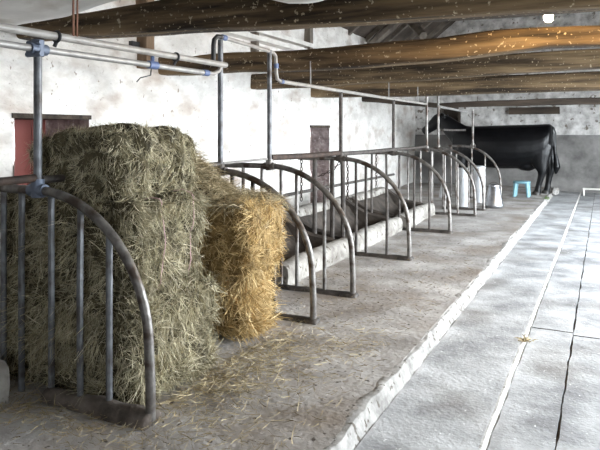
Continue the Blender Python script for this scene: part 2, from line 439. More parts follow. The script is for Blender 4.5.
beam('ceiling_beam', 'brown timber beam third from the front with grey sawn end at white wall', 7.35,
     [(-4.35, 1.857, 2.06), (-3.0, 1.87, 2.09), (-2.0, 1.90, 2.12), (-1.2, 1.93, 2.15), (-0.2, 1.95, 2.16), (2.75, 1.95, 2.17)], 0.24, M['beam'], 71)
beam('ceiling_beam', 'brown timber beam fourth from the front', 9.3,
     [(-4.4, 1.84, 2.05), (-3.0, 1.82, 2.07), (-2.0, 1.82, 2.07), (-0.5, 1.84, 2.09), (2.75, 1.85, 2.1)], 0.28, M['beam'], 81)
beam('ceiling_beam', 'farthest thin bent dark beam above the black cow', 11.7,
     [(-4.4, 1.88, 2.0), (-3.6, 1.80, 1.90), (-2.8, 1.72, 1.81), (-1.6, 1.74, 1.85), (-0.2, 1.745, 1.86), (2.75, 1.76, 1.88)], 0.2, M['beam_grey'], 91)

# timber post and pale plank on the left wall
t = MB().box(XL - .02, XL + .14, 5.05, 5.17, 1.93, 3.1)
tag(t.build('timber_post', M['post_wood']), 'short brown timber upright on white wall above the pipes', 'post')
t = MB().box(XL - .02, XL + .10, 9.05, 9.17, 2.0, 3.1)
tag(t.build('timber_post', M['rafter']), 'thin grey brown timber upright on white wall between first two beams', 'post')
mb = MB().box(XL - .02, XL + .16, 6.2, 10.2, 2.50, 2.56)
pl = thing('wall_plank', 'pale painted plank running along top of white wall', 'plank', (XL + .08, 8.2, 2.5))
mb.build('plank', M['plank'], pl, smooth=False)
MB().box(XL + .0, XL + .12, 6.2, 10.2, 2.62, 2.68).build('upper_rail', M['plank'], pl, smooth=False)
MB().box(XL - .02, XL + .10, 7.35, 7.42, 2.25, 2.62).build('bracket', M['rafter'], pl, smooth=False)

# sagging pale sheet under the ceiling
xs = np.arange(-4.24, 0.6, 0.06); yy = np.arange(0.6, 3.21, 0.06)
ex = [-6.0, -4.4, -3.8, -3.3, -2.9, -2.3, -2.0, -1.82, -1.6, -1.45, -1.3, -1.05, -0.6, 0.6]
ez = [2.06, 2.05, 2.04, 2.055, 2.13, 2.24, 2.14, 2.06, 2.005, 1.995, 2.02, 2.14, 2.26, 2.28]
V = []
for x in xs:
    for y in yy:
        V.append((x, y, np.interp(x, ex, ez) + 0.03 * math.sin((3.2 - y) * 3) * 0.6 + (3.2 - y) * 0.02))
V = np.array(V); V[:, 2] += 0.012 * fbm(V, 2.2, 3, 101); V[:, 1] += 0.10 * fbm(V * np.array([1, 0, 0]), 1.3, 2, 103) * (V[:, 1] > 3.1)
V = V[:]
sh = mesh_obj('plastic_sheet', V, grid(len(xs), len(yy)), M['sheet'])
so = sh.modifiers.new('thick', 'SOLIDIFY'); so.thickness = 0.012; so.offset = 1
tag(sh, 'sagging dirty white sheet hung under ceiling in front of nearest beam', 'sheet')

# ------------------------------------------------------------------ stalls
XP = -2.5
def arc_pts(Y, z0=1.0, xa=-2.5, xe=-1.79, zc=0.32, n=16, left=-3.0):
    pts = [(left, Y, z0), ((left+xa)/2, Y, z0)]
    for i in range(n + 1):
        a = PI/2 * (1 - i/n)
        pts.append((xa + (xe - xa)*math.cos(a), Y, zc + (z0 - zc)*math.sin(a)))
    pts += [(xe + .008, Y, 0.16), (xe + .008, Y, -0.01)]
    return pts
def arc_z(x, z0=1.0, xa=-2.5, xe=-1.79, zc=0.32):
    if x <= xa: return z0
    return zc + (z0 - zc) * math.sqrt(max(0, 1 - ((x - xa)/(xe - xa))**2))
def divider(Y, label, bars, top, m_arc, m_bar, big=False, left=-3.0, xe=-1.77, postx=XP):
    t = thing('stall_divider', label, 'stall divider', (xe, Y, 0), 'curved pipe stall dividers')
    MB().tube(arc_pts(Y, xe=xe, left=left), 0.0225, 12).build('curved_rail', m_arc, t)
    for bx in bars:
        j = random.uniform(-.006, .006)
        MB().tube([(bx, Y, arc_z(bx, xe=xe) - .005), (bx + j, Y, 0.5), (bx + j/2, Y, -0.01)], 0.026 if (abs(Y - 6.16) < .01 and bx < -2.45) else 0.0155, 8).build('upright_bar', m_bar, t)
    MB().tube([(postx, Y, 0.98), (postx, Y, top)], 0.02, 10).build('post', M['steel_post'] if Y < 5 else m_bar, t)
    c = MB().tube([(postx, Y, 0.965), (postx, Y, 1.055)], 0.032, 10).tube([(postx - .05, Y, 1.0), (postx + .05, Y, 1.0)], 0.031, 10)
    c.build('clamp', M['bluegrey'] if Y < 3 else m_bar, t)
    xs = np.arange(-2.42, xe + .05, 0.03); k = 10; V = []
    hw, hh = (0.06, 0.055) if big else (0.04, 0.035)
    for x in xs:
        for a in range(k):
            tt = PI * a / (k - 1)
            V.append((x, Y + hw*math.cos(tt), max(-0.01, hh*math.sin(tt))))
    V = np.array(V); V[:, 2] += (0.02 if big else 0.008) * fbm(V, 8, 3, int(Y*10)); V[:, 1] += 0.012 * fbm(V, 6, 2, int(Y*7))
    F = grid(len(xs), k); F.append(tuple(range(k))); F.append(tuple((len(xs)-1)*k + a for a in range(k))[::-1])
    mesh_obj('foot_kerb', V, F, M['earth_floor'] if big else M['darksteel'], t)
    return t
DIV = [2.22, 3.85, 4.59, 6.16, 8.0, 9.72, 10.48, 12.35]
divider(DIV[0], 'nearest curved pipe stall divider in front of the hay bales', [-2.74, -2.61, -2.41, -2.22, -2.045], 1.70, M['steel'], M['steel_post'], True, left=-3.1, xe=-1.815)
divider(DIV[1], 'curved pipe stall divider beside the golden straw bales', [-2.75, -2.58, -2.40, -2.23, -2.06], 1.95, M['steel'], M['darksteel'])
divider(DIV[2], 'curved pipe divider just past the straw bales, third from the front', [-2.75, -2.57, -2.39, -2.25, -2.0], 1.96, M['steel'], M['steel'])
divider(DIV[3], 'fourth curved pipe divider, dark rusty bars with hanging chains beside it', [-2.8, -2.6, -2.48, -2.33, -2.22, -2.0], 1.70, M['steel'], M['darksteel'])
divider(DIV[4], 'fifth curved pipe divider from the front, midway down the row', [-2.8, -2.6, -2.42, -2.22, -2.02], 1.70, M['steel'], M['darksteel'])
divider(DIV[5], 'sixth curved pipe divider, nearer side of the gap before the milk cans', [-2.8, -2.6, -2.42, -2.22, -2.02], 1.93, M['steel'], M['steel'])
divider(DIV[6], 'seventh curved pipe divider, just in front of the milk cans', [-2.8, -2.6, -2.42, -2.2, -2.0], 1.93, M['steel'], M['steel'])
divider(DIV[7], 'farthest curved pipe divider right in front of the black cow', [-2.7, -2.3, -2.05], 1.68, M['steel'], M['steel'], left=-2.8, postx=-2.28)

def rail(Y0, Y1, label, m, x=XP, z=1.05, r=0.02, z1=None):
    p = [(x, Y0 + (Y1-Y0)*i/8, z + ((z1 or z) - z)*i/8 - 0.006*math.sin(PI*i/8)) for i in range(9)]
    return tag(MB().tube(p, r, 10).build('head_rail', m), label, 'rail', 'horizontal rails along the stall heads')
rail(0.9, 2.20, 'rusty brown rail entering from left at the nearest stall post', M['rust'], z=1.06)
rail(2.24, 3.83, 'dark rail passing behind the hay bales', M['darksteel'])
rail(4.61, 6.14, 'thick dark rail over the stall just past the straw bales', M['rust'], r=0.026, z=1.07, z1=1.06)
rail(6.18, 7.98, 'dark rail over the stall with hanging chains', M['darksteel'], r=0.024)
rail(8.02, 9.70, 'dark rail over the last stall before the milk cans', M['darksteel'])
rail(10.50, 12.33, 'thin pale rail at cow head height beyond the milk cans', M['steel'], x=-2.42, z=1.31, r=0.017)
tag(MB().tube([(-3.02, 4.62, 0.62), (-3.02, 9.68, 0.60)], 0.018, 8).build('trough_rail', M['darksteel']), 'low dark rail along back of the concrete troughs', 'rail')
# loose gate bar closing the gap
tag(MB().tube([(XP, 3.89, 1.055), (XP, 4.55, 1.06)], 0.009, 8).build('gap_bar', M['vacpipe']), 'thin pale bar bridging the gap beside the straw bales', 'bar')

# feed troughs
def trough(Y0, Y1, label, seed):
    t = thing('feed_trough', label, 'trough', (-2.8, (Y0+Y1)/2, 0), 'concrete feed troughs')
    sh_ = -0.20 if Y0 < 2 else 0.0
    ys = np.arange(Y0, Y1 + .001, (Y1-Y0)/24)
    def ext(name, prof, m, amp):
        P = np.array([(x + sh_, y, z) for y in ys for (x, z) in prof], float)
        P[:, 0] += amp * fbm(P, 3.5, 3, seed); P[:, 2] += amp * 1.3 * fbm(P, 3, 3, seed + 3) * (P[:, 2] > 0.02)
        F = grid(len(ys), len(prof)); k = len(prof)
        F.append(tuple(range(k))); F.append(tuple((len(ys)-1)*k + a for a in range(k))[::-1])
        o = mesh_obj(name, P, F, m, t); smooth_angle(o, 50)
    ext('front_kerb', [(-2.36, -0.01), (-2.355, 0.09), (-2.365, 0.155), (-2.39, 0.18), (-2.46, 0.185), (-2.50, 0.165), (-2.53, 0.1), (-2.54, -0.01)], M['concrete'], 0.028)
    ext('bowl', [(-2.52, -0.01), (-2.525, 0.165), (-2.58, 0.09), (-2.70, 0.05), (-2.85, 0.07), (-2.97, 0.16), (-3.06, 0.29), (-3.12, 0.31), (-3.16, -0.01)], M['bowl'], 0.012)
    ext('back_wall', [(-3.12, -0.01), (-3.115, 0.33), (-3.14, 0.38), (-3.22, 0.40), (-3.30, 0.37), (-3.31, -0.01)], M['concrete'], 0.018)
    for yy_ in (Y0 + .06, Y1 - .06):
        V = []; xs = np.linspace(-2.53, -3.12, 9)
        zs = [0.16, 0.17, 0.18, 0.19, 0.21, 0.24, 0.28, 0.33, 0.38]
        for x, z in zip(xs, zs):
            for (dy, zz) in ((-.05, 0.0), (-.05, z), (0, z + .02), (.05, z), (.05, 0.0)):
                V.append((x + sh_, yy_ + dy, zz))
        F = grid(9, 5); F.append((0,1,2,3,4)); F.append((44,43,42,41,40))
        o = mesh_obj('end_wall', V, F, M['bowl'], t); smooth_angle(o, 40)
trough(1.0, 2.10, 'concrete feed trough end at left edge by the nearest divider', 201)
trough(4.66, 6.10, 'concrete feed trough in the stall just past the straw bales', 211)
trough(6.22, 7.94, 'concrete feed trough below the hanging chains', 221)
trough(8.06, 9.66, 'concrete feed trough in the far stall before the milk cans', 231)

# chains
def chain(name, pts, label, r=0.011):
    pts = np.array(pts, float); seg = np.linalg.norm(np.diff(pts, axis=0), axis=1); L = seg.sum(); n = int(L / 0.034)
    cum = np.concatenate([[0], np.cumsum(seg)]); mb = MB()
    for i in range(n):
        s = (i + .5) / n * L
        p = np.array([np.interp(s, cum, pts[:, k]) for k in range(3)])
        k = min(np.searchsorted(cum, s) - 1, len(seg) - 1); d = (pts[k+1] - pts[k]) / seg[k]
        a = np.cross(d, [0, 1, 0.01]); a /= np.linalg.norm(a); b = np.cross(d, a)
        mb.torus(p, r, 0.0045, a if i % 2 else b, d, 10, 5, 2.0)
    return tag(mb.build(name, M['rust']), label, 'chain', 'rusty tie chains')
chain('tie_chain', [(-2.62, 5.45, 1.05), (-2.62, 5.45, 0.62)], 'rusty chain hanging against the grey doorway')
chain('tie_chain', [(-2.5, 6.32, 1.03), (-2.50, 6.36, 0.85), (-2.52, 6.4, 0.55)], 'rusty chain hanging straight down just past the fourth divider')
chain('tie_chain', [(-2.5, 6.34, 1.03), (-2.66, 6.3, 0.86), (-2.78, 6.2, 0.80)], 'short rusty chain looped sideways to the trough post')
chain('tie_chain', [(-2.5, 7.3, 1.03), (-2.5, 7.3, 0.6)], 'rusty chain hanging midway along the stall beyond the fourth divider')

# ------------------------------------------------------------------ overhead pipes
t = thing('milk_pipe', 'thick pale milk pipe along top left above the hay', 'pipe', (-2.45, 2.4, 1.762))
MB().tube([(-2.46, 0.8, 1.757), (-2.46, 2.4, 1.762), (-2.46, 3.86, 1.765)], 0.020, 14).build('pipe', M['palepipe'], t)
for y in (2.30, 3.27):
    c = MB().torus((-2.46, y, 1.76), 0.025, 0.008, (1,0,0), (0,0,1), 16, 6)
    c.tube([(-2.46, y, 1.738), (-2.475, y, 1.712)], 0.010, 8)
    c.build('ring_clamp', M['black'], t)
t = thing('vacuum_pipe', 'grey vacuum pipe on the nearest post below the milk pipe', 'pipe', (XP, 2.4, 1.69))
MB().tube([(XP, 0.8, 1.69), (XP, 3.70, 1.695)], 0.018, 12).build('pipe', M['vacpipe'], t)
MB().tube([(XP, 3.68, 1.695), (XP, 3.76, 1.697), (XP+.02, 3.80, 1.72), (XP+.03, 3.81, 1.75)], 0.014, 10).build('elbow', M['palepipe'], t)
MB().tube([(XP, 3.63, 1.695), (XP, 3.69, 1.695)], 0.022, 10).build('joint', M['blue'], t)
c = MB().tube([(XP, 2.22, 1.655), (XP, 2.22, 1.735)], 0.030, 10).tube([(XP, 2.17, 1.69), (XP, 2.27, 1.69)], 0.028, 10)
c.tube([(XP-.05, 2.2, 1.665), (XP+.05, 2.2, 1.665)], 0.014, 8).tube([(XP-.045, 2.2, 1.72), (XP+.045, 2.2, 1.72)], 0.012, 8)
c.build('cross_clamp', M['bluegrey'], t)
tp = MB().tube([(XP, 3.05, 1.695), (XP, 3.13, 1.695)], 0.025, 10).tube([(XP, 3.09, 1.70), (XP, 3.09, 1.75)], 0.012, 8).build('tap', M['blue'], t)
MB().tube([(XP, 3.08, 1.68), (XP+.01, 3.06, 1.63), (XP-.02, 3.0, 1.61), (XP-.03, 2.98, 1.585)], 0.004, 6).build('hook', M['black'], tp)
t = thing('overhead_pipe', 'pale pipe rising over the gap then running down the stall row', 'pipe', (XP, 6, 1.7))
MB().tube([(XP-.02, 3.79, 1.77), (XP-.02, 3.79, 1.90), (XP-.02, 3.80, 1.945), (XP-.015, 3.83, 1.972), (XP, 3.87, 1.972)], 0.017, 12).build('rubber_elbow', M['black'], t)
MB().tube([(XP, 3.86, 1.972), (XP, 4.50, 1.955), (XP, 4.60, 1.95)], 0.0155, 10).build('bridge', M['palepipe'], t)
MB().tube([(XP, 4.58, 1.95), (XP, 4.66, 1.945), (XP, 4.70, 1.92), (XP, 4.71, 1.78), (XP, 4.73, 1.73), (XP, 4.79, 1.715)], 0.0155, 10).build('drop', M['palepipe'], t)
for a_, b_ in (((XP, 3.87, 1.972), (XP, 3.92, 1.971)), ((XP, 4.71, 1.82), (XP, 4.71, 1.86)), ((XP, 4.79, 1.715), (XP, 4.83, 1.715))):
    MB().tube([a_, b_], 0.021, 10).build('joint', M['blue'], t)
MB().tube([(XP, 4.78, 1.715), (XP, 7.5, 1.71), (XP, 9.68, 1.71)], 0.0175, 10).build('long_run', M['palepipe'], t)
MB().tube([(XP, 9.66, 1.71), (XP, 9.71, 1.72), (XP, 9.72, 1.90), (XP, 9.76, 1.925), (XP, 10.44, 1.925), (XP, 10.48, 1.90), (XP, 10.50, 1.72), (XP, 10.54, 1.70)], 0.015, 10).build('far_bridge', M['palepipe'], t)
MB().tube([(XP, 10.53, 1.70), (XP + .1, 12.33, 1.66)], 0.022, 10).build('far_run', M['vacpipe'], t)
for y in (5.4, 7.8, 9.2):
    MB().tube([(XP, y, 1.72), (XP, y, 1.95)], 0.006, 6).build('hanger', M['vacpipe'], t)
tag(MB().tube([(-2.45, 2.40, 1.77), (-2.45, 2.40, 2.12)], 0.006, 6).tube([(-2.45, 2.425, 1.77), (-2.45, 2.43, 2.12)], 0.005, 6).build('hanging_cord', M['brownrope']),
    'reddish brown doubled cord hanging from pale sheet to milk pipe', 'cord')
tag(MB().box(XL + .0, XL + .06, 4.93, 5.04, 2.10, 2.19).build('junction_box', M['black']), 'small black box on white wall above the milk pipe', 'box')

# ------------------------------------------------------------------ light bulb
t = thing('light_bulb', 'glowing warm light bulb hanging between the two nearest beams', 'light bulb', (-0.355, 4.75, 2.092))
V = MB().lathe([(0.004, -0.036), (0.018, -0.032), (0.028, -0.018), (0.031, 0.0), (0.028, 0.016), (0.018, 0.034), (0.013, 0.05)], (-0.355, 4.75, 2.092), 16)
V.build('glass', M['bulb'], t)
MB().lathe([(0.016, 0.048), (0.018, 0.055), (0.018, 0.10), (0.008, 0.115)], (-0.355, 4.75, 2.092), 14).build('socket', M['black'], t)
MB().tube([(-0.355, 4.75, 2.20), (-0.355, 4.75, 5.3)], 0.004, 6).build('cable', M['black'], t)

# ------------------------------------------------------------------ hay and straw
def ribbons(P, D, Lg, W, curl, up=None, K=4, droop=0.0):
    n = len(P); D = D / (np.linalg.norm(D, axis=1)[:, None] + 1e-9)
    C = RNG.normal(size=(n, 3)); C -= D * np.sum(C*D, axis=1)[:, None]; C /= np.linalg.norm(C, axis=1)[:, None] + 1e-9
    S = np.cross(D, RNG.normal(size=(n, 3))); S /= np.linalg.norm(S, axis=1)[:, None] + 1e-9
    V = np.zeros((n, (K+1)*2, 3))
    for k in range(K + 1):
        s = k / K
        c = P + D*(Lg*s)[:, None] + C*(Lg*curl*s*s)[:, None]
        c[:, 2] -= droop * Lg * s * s
        w = W * (1 - 0.65 * s) * 0.5
        V[:, 2*k] = c - S*w[:, None]; V[:, 2*k+1] = c + S*w[:, None]
    base = np.arange(n)[:, None] * ((K+1)*2)
    q = []
    for k in range(K):
        q.append(np.stack([base[:, 0]+2*k, base[:, 0]+2*k+1, base[:, 0]+2*k+3, base[:, 0]+2*k+2], 1))
    F = np.concatenate(q)
    return V.reshape(-1, 3), F

def fast_mesh(name, V, F, m, parent=None):
    if parent is not None: V = V - np.array(BASE[parent.name])
    me = bpy.data.meshes.new(name)
    me.vertices.add(len(V)); me.vertices.foreach_set('co', V.astype(np.float32).ravel())
    me.loops.add(F.size); me.loops.foreach_set('vertex_index', F.astype(np.int32).ravel())
    me.polygons.add(len(F)); me.polygons.foreach_set('loop_start', np.arange(0, F.size, 4, dtype=np.int32))
    me.polygons.foreach_set('use_smooth', np.ones(len(F), bool))
    me.materials.append(m); me.update(calc_edges=True)
    o = bpy.data.objects.new(name, me); COL.objects.link(o)
    if parent is not None:
        o.parent = parent; BASE[o.name] = BASE[parent.name]
    else: BASE[o.name] = (0, 0, 0)
    return o

def disp_bale(Q, half, r, seed, amp, ridge, ridge_axis, slump=0.0):
    """local box surface points -> lumpy bale surface"""
    inner = half - r
    c = np.clip(Q, -inner, inner); d = Q - c
    l = np.linalg.norm(d, axis=1)[:, None]
    nrm = d / (l + 1e-9)
    out = c + nrm * r
    k = fbm(out, 5.5, 3, seed) * amp - (1 - np.abs(fbm(out, 8, 2, seed+1))*2.2).clip(0, 1)**3 * amp * 0.9
    if ridge:
        k = k + ridge * np.abs(np.sin(out[:, ridge_axis] / 0.105 * PI + 2*fbm(out, 4, 2, seed+2))) 
    out = out + nrm * k[:, None]
    out[:, 2] -= slump * np.maximum(0, -0.08 - out[:, 0])**1.5 * (out[:, 2] + half[2]) / (2*half[2])
    return out, nrm

def bale(name, label, cat, group, c, size, rz, cmat, smat, seed, nst, core, amp=0.022, r=0.07, ridge=0.0, ridge_axis=1, Lr=(0.05, 0.16),
         W=(0.002, 0.005), lift=0.35, faces=None, vert=0.0, twine=None, curl=0.5, slump=0.0, tufts=0):
    c = np.array(c, float); half = np.array(size, float) / 2
    t = thing(name, label, cat, (c[0], c[1], c[2] - half[2]), group)
    R = np.array([[math.cos(rz), -math.sin(rz), 0], [math.sin(rz), math.cos(rz), 0], [0, 0, 1]])
    mb = MB(); k = 40
    for ax in range(3):
        for sg in (-1, 1):
            a, b = [i for i in range(3) if i != ax]
            g = np.linspace(-1, 1, k); A, B = np.meshgrid(g, g, indexing='ij')
            Q = np.zeros((k*k, 3)); Q[:, ax] = sg*half[ax]; Q[:, a] = A.ravel()*half[a]; Q[:, b] = B.ravel()*half[b]
            p, _ = disp_bale(Q, half, r, seed, amp, ridge, ridge_axis, slump)
            F = grid(k, k)
            if (sg > 0) == (ax == 1): F = [f[::-1] for f in F]
            mb.add(p @ R.T + c, F)
    o = mb.build(core, cmat, t, ang=180)
    # strands
    wts = np.array([(faces or {}).get(f, 0.0) for f in ('-x', '+x', '-y', '+y', '-z', '+z')]); wts = wts / wts.sum()
    fs = RNG.choice(6, nst, p=wts); ax = fs // 2; sg = (fs % 2) * 2 - 1
    Q = RNG.uniform(-1, 1, (nst, 3)) * half
    Q[np.arange(nst), ax] = sg * half[ax]
    p, nrm = disp_bale(Q, half, r, seed, amp, ridge, ridge_axis, slump)
    T = RNG.normal(size=(nst, 3))
    # locally coherent swirl so strands clump
    sw = np.stack([fbm(p, 7, 2, seed+7), fbm(p, 7, 2, seed+8), fbm(p, 7, 2, seed+9)], 1) * 3.2
    T = T * 0.8 + sw
    T[:, 2] *= (1 + vert)
    T -= nrm * np.sum(T*nrm, axis=1)[:, None]; T /= np.linalg.norm(T, axis=1)[:, None] + 1e-9
    D = T + nrm * (RNG.uniform(-0.05, 1, nst) ** 2 * lift)[:, None] 
    Lg = RNG.uniform(Lr[0], Lr[1], nst); Wd = RNG.uniform(W[0], W[1], nst)
    if tufts:                                     # loose wisps hanging out through the bars
        w_ = np.where((fs == 2) & (Q[:, 0] < half[0]*0.6))[0][:tufts*3]
        w_ = w_[vnoise(Q[w_] * 9, seed + 33) > 0.12]
        D[w_] += nrm[w_] * RNG.uniform(.5, 1.6, len(w_))[:, None]; Lg[w_] = RNG.uniform(.08, .20, len(w_))
    V, F = ribbons(p - nrm*0.006, D, Lg, Wd, curl, droop=0.12 if not tufts else 0.2)
    V = V @ R.T + c
    V[:, 2] = np.maximum(V[:, 2], 0.004)
    s = fast_mesh('strands', V, F, smat, t); s['kind'] = 'stuff'
    if twine:
        mbt = MB()
        for yy_ in twine:
            loop = []
            n = 60
            for i in range(n + 1):
                a = 2*PI*i/n; q = np.array([[math.copysign(half[0], math.cos(a))*min(1, 1.5*abs(math.cos(a))), yy_, math.copysign(half[2], math.sin(a))*min(1, 1.5*abs(math.sin(a)))]])
                pp, nn = disp_bale(q, half, r, seed, amp, ridge, ridge_axis)
                loop.append(((pp + nn*0.016) @ R.T + c)[0])
            mbt.tube(loop, 0.0028, 6, cap=False)
        mbt.build('twine', M['pink'], t)
    return t

HG, SG = 'green hay bales stacked in the first stall', 'golden straw bales behind the hay'
FH = {'+x': 1.3, '-y': 1.2, '+z': 0.7, '-x': 0.2, '+y': 0.15}
HW = (0.002, 0.006)
bale('hay_bale', 'greenish hay bale at bottom of stack behind nearest divider', 'hay bale', HG, (-2.44, 2.62, 0.235), (1.02, 0.62, 0.49), 0.0,
     M['hay_core'], M['hay'], 301, 22000, 'compressed_hay', r=0.05, faces=FH, amp=0.05, vert=0.3, Lr=(0.03, 0.12), lift=0.3, tufts=900, W=HW)
bale('hay_bale', 'greenish hay bale in middle of stack tied with pink twine', 'hay bale', HG, (-2.49, 2.635, 0.71), (0.98, 0.58, 0.49), 0.0,
     M['hay_core'], M['hay'], 311, 22000, 'compressed_hay', r=0.05, faces=FH, amp=0.04, vert=0.6, twine=(-0.1, 0.16), tufts=500, lift=0.15, W=HW, Lr=(0.03, 0.10))
bale('hay_bale', 'greenish hay bale on top of stack against the white wall', 'hay bale', HG, (-2.435, 2.69, 1.11), (0.62, 0.54, 0.33), 0.03,
     M['hay_core'], M['hay'], 321, 20000, 'compressed_hay', faces=FH, amp=0.03, ridge=0.045, vert=1.0, r=0.06, lift=0.07, W=HW, Lr=(0.025, 0.075), slump=0.55)
FS = {'+x': 1.3, '-y': 1.2, '+z': 0.9, '-x': 0.1, '+y': 0.3}
bale('straw_bale', 'golden straw bale on the floor with shaggy ragged sides', 'straw bale', SG, (-2.36, 3.46, 0.20), (0.80, 0.42, 0.40), 0.05,
     M['straw_core'], M['straw'], 331, 8000, 'compressed_straw', faces=FS, r=0.10, amp=0.05, vert=0.2, Lr=(0.05, 0.18), W=(0.003, 0.009), lift=0.6, curl=0.3)
bale('straw_bale', 'golden straw bale lying on top of the ragged one', 'straw bale', SG, (-2.27, 3.40, 0.635), (0.80, 0.42, 0.42), 0.02,
     M['straw_core'], M['straw'], 341, 8000, 'compressed_straw', faces=FS, amp=0.03, r=0.05, vert=0.1, Lr=(0.04, 0.12), W=(0.003, 0.007), lift=0.25, curl=0.35)
# loose heap on the straw
t = thing('loose_hay_heap', 'loose pale hay heap piled on the upper straw bale', 'hay', (-2.45, 3.42, 0.87))
nu, nv = 30, 22; V = []
def heap_h(x, y):
    return 0.31 * np.exp(-(((x + 2.60)/0.30)**2)) * np.exp(-((np.abs(y - 3.42)/0.30)**4)) 
gx = np.linspace(-3.0, -1.93, nu); gy = np.linspace(3.16, 3.72, nv)
U, W_ = np.meshgrid(gx, gy, indexing='ij'); U = U.ravel(); W_ = W_.ravel()
P = np.stack([U, W_, 0.84 + heap_h(U, W_)], 1); P[:, 2] += 0.05 * fbm(P, 9, 3, 351)
mesh_obj('packed_hay', P, grid(nu, nv), M['hay_core'], t)
ns = 7000
px = RNG.uniform(-3.0, -1.90, ns); py = RNG.uniform(3.14, 3.74, ns)
p = np.stack([px, py, 0.843 + heap_h(px, py)], 1); p[:, 2] += 0.05 * fbm(p * np.array([1, 1, 0]) + np.array([0, 0, .9]), 9, 3, 351) + 0.012 * RNG.normal(size=ns)
D = RNG.normal(size=(ns, 3)); D[:, 2] = np.abs(D[:, 2]) * 0.35; D[:, 0] *= 1.4
Vv, Ff = ribbons(p, D, RNG.uniform(.05, .13, ns), RNG.uniform(.002, .005, ns), 0.5, droop=0.35)
s = fast_mesh('strands', Vv, Ff, M['mixed'], t); s['kind'] = 'stuff'

# straw scattered on the stall floor
def scatter(n, fx, fy, name, label, m, Lr, W, z=0.008):
    p = np.stack([fx(n), fy(n), np.full(n, z)], 1); p[:, 2] += 0.010*fbm(p, 1.6, 3, 31) + RNG.uniform(0, .012, n)
    keep = p[:, 0] < -1.07; p = p[keep]; n = len(p)
    D = RNG.normal(size=(n, 3)); D[:, 2] = RNG.normal(size=n) * 0.06
    V, F = ribbons(p, D, RNG.uniform(Lr[0], Lr[1], n), RNG.uniform(W[0], W[1], n), 0.4, K=3)
    V[:, 2] = np.maximum(V[:, 2], -0.004)
    o = fast_mesh(name, V, F, m)
    return tag(o, label, 'straw', kind='stuff')
N = RNG.normal
scatter(1500, lambda n: -1.78 + np.abs(N(size=n))*0.22 - 0.1, lambda n: 2.95 + N(size=n)*0.38, 'spilled_straw', 'spilled straw litter on floor at foot of the bales', M['mixed'], (.03, .11), (.002, .005))
scatter(900, lambda n: -1.6 + N(size=n)*0.25, lambda n: 2.25 + N(size=n)*0.35, 'spilled_straw', 'short straw bits on bare floor in front of nearest divider foot', M['dust'], (.015, .07), (.0015, .004))
scatter(700, lambda n: -2.35 + N(size=n)*0.3, lambda n: 2.08 + N(size=n)*0.10, 'spilled_straw', 'straw scraps along the nearest divider kerb', M['dust'], (.02, .09), (.002, .004))
scatter(1300, lambda n: RNG.uniform(-2.3, -1.1, n), lambda n: 1.9 + RNG.beta(1.2, 3, n)*8, 'spilled_straw', 'thin straw litter scattered down the stall floor', M['dust'], (.015, .07), (.0015, .004))
scatter(170, lambda n: -1.33 + N(size=n)*0.10, lambda n: 3.55 + N(size=n)*0.14, 'spilled_straw', 'small pale straw tuft lying alone on floor near the kerb', M['mixed'], (.03, .10), (.002, .004))

# ------------------------------------------------------------------ cow
CY = 13.75
t = thing('cow', 'glossy black life size cow standing side on by the far wall', 'cow', (-1.9, CY, 0))
def loft(rings, k=20):
    """rings: (centre, half-u, half-w, u axis, w axis)"""
    V = []
    for c, a, b, u, w_ in rings:
        c, u, w_ = np.array(c, float), np.array(u, float), np.array(w_, float)
        for j in range(k):
            th = 2*PI*j/k
            V.append(c + a*math.cos(th)*u + b*math.sin(th)*w_)
    F = []
    for i in range(len(rings) - 1):
        for j in range(k):
            F.append((i*k+j, i*k+(j+1) % k, (i+1)*k+(j+1) % k, (i+1)*k+j))
    F.append(tuple(range(k))[::-1]); F.append(tuple((len(rings)-1)*k+j for j in range(k)))
    return V, F
mb = MB(); Yv, Zv = (0,1,0), (0,0,1)
body = [(-0.955, 1.22, .14, .11), (-0.965, 1.19, .22, .18), (-1.005, 1.14, .295, .25), (-1.09, 1.06, .375, .285), (-1.3, 0.99, .435, .31), (-1.6, 0.965, .455, .34),
        (-2.0, 0.955, .455, .35), (-2.35, 0.96, .44, .32), (-2.62, 0.98, .41, .27), (-2.82, 1.01, .36, .21), (-2.95, 1.04, .24, .15)]
v, f = loft([((x, CY, z), b, a, Yv, Zv) for (x, z, a, b) in body], 24); mb.add(v, f)
def axis_loft(pts, k=16):
    """pts: (x, y, z, in-plane radius, sideways radius)"""
    P = np.array([q[:3] for q in pts], float); T = np.gradient(P, axis=0)
    rings = []
    for q, tt in zip(pts, T):
        tt = tt/np.linalg.norm(tt); s = np.array([0, 1.0, 0]); n_ = np.cross(tt, s); n_ /= np.linalg.norm(n_)
        rings.append((q[:3], q[3], q[4], n_, s))
    v, f = loft(rings, k); mb.add(v, f)
axis_loft([(-2.60, CY, 1.10, .30, .19), (-2.82, CY, 1.20, .25, .145), (-3.0, CY, 1.36, .20, .12), (-3.13, CY, 1.48, .165, .11), (-3.22, CY, 1.55, .12, .095)])
axis_loft([(-3.15, CY, 1.655, .06, .08), (-3.20, CY, 1.60, .12, .11), (-3.27, CY, 1.53, .15, .12), (-3.37, CY, 1.44, .135, .105), (-3.47, CY, 1.36, .11, .088), (-3.54, CY, 1.31, .10, .088), (-3.59, CY, 1.275, .092, .082), (-3.62, CY, 1.255, .06, .055)])
for sgn in (-1, 1):      # ears
    v, f = loft([((-3.13, CY + sgn*(.09 + d), 1.60 + .02*math.sin(d*14)), a, .022, (.5, 0, .87), (-.87, 0, .5)) for d, a in ((0, .025), (.05, .05), (.11, .052), (.17, .012))], 10); mb.add(v, f)
def leg(pts):
    axis_loft([(x, y, z, a, b) for (x, y, z, a, b) in pts], 14)
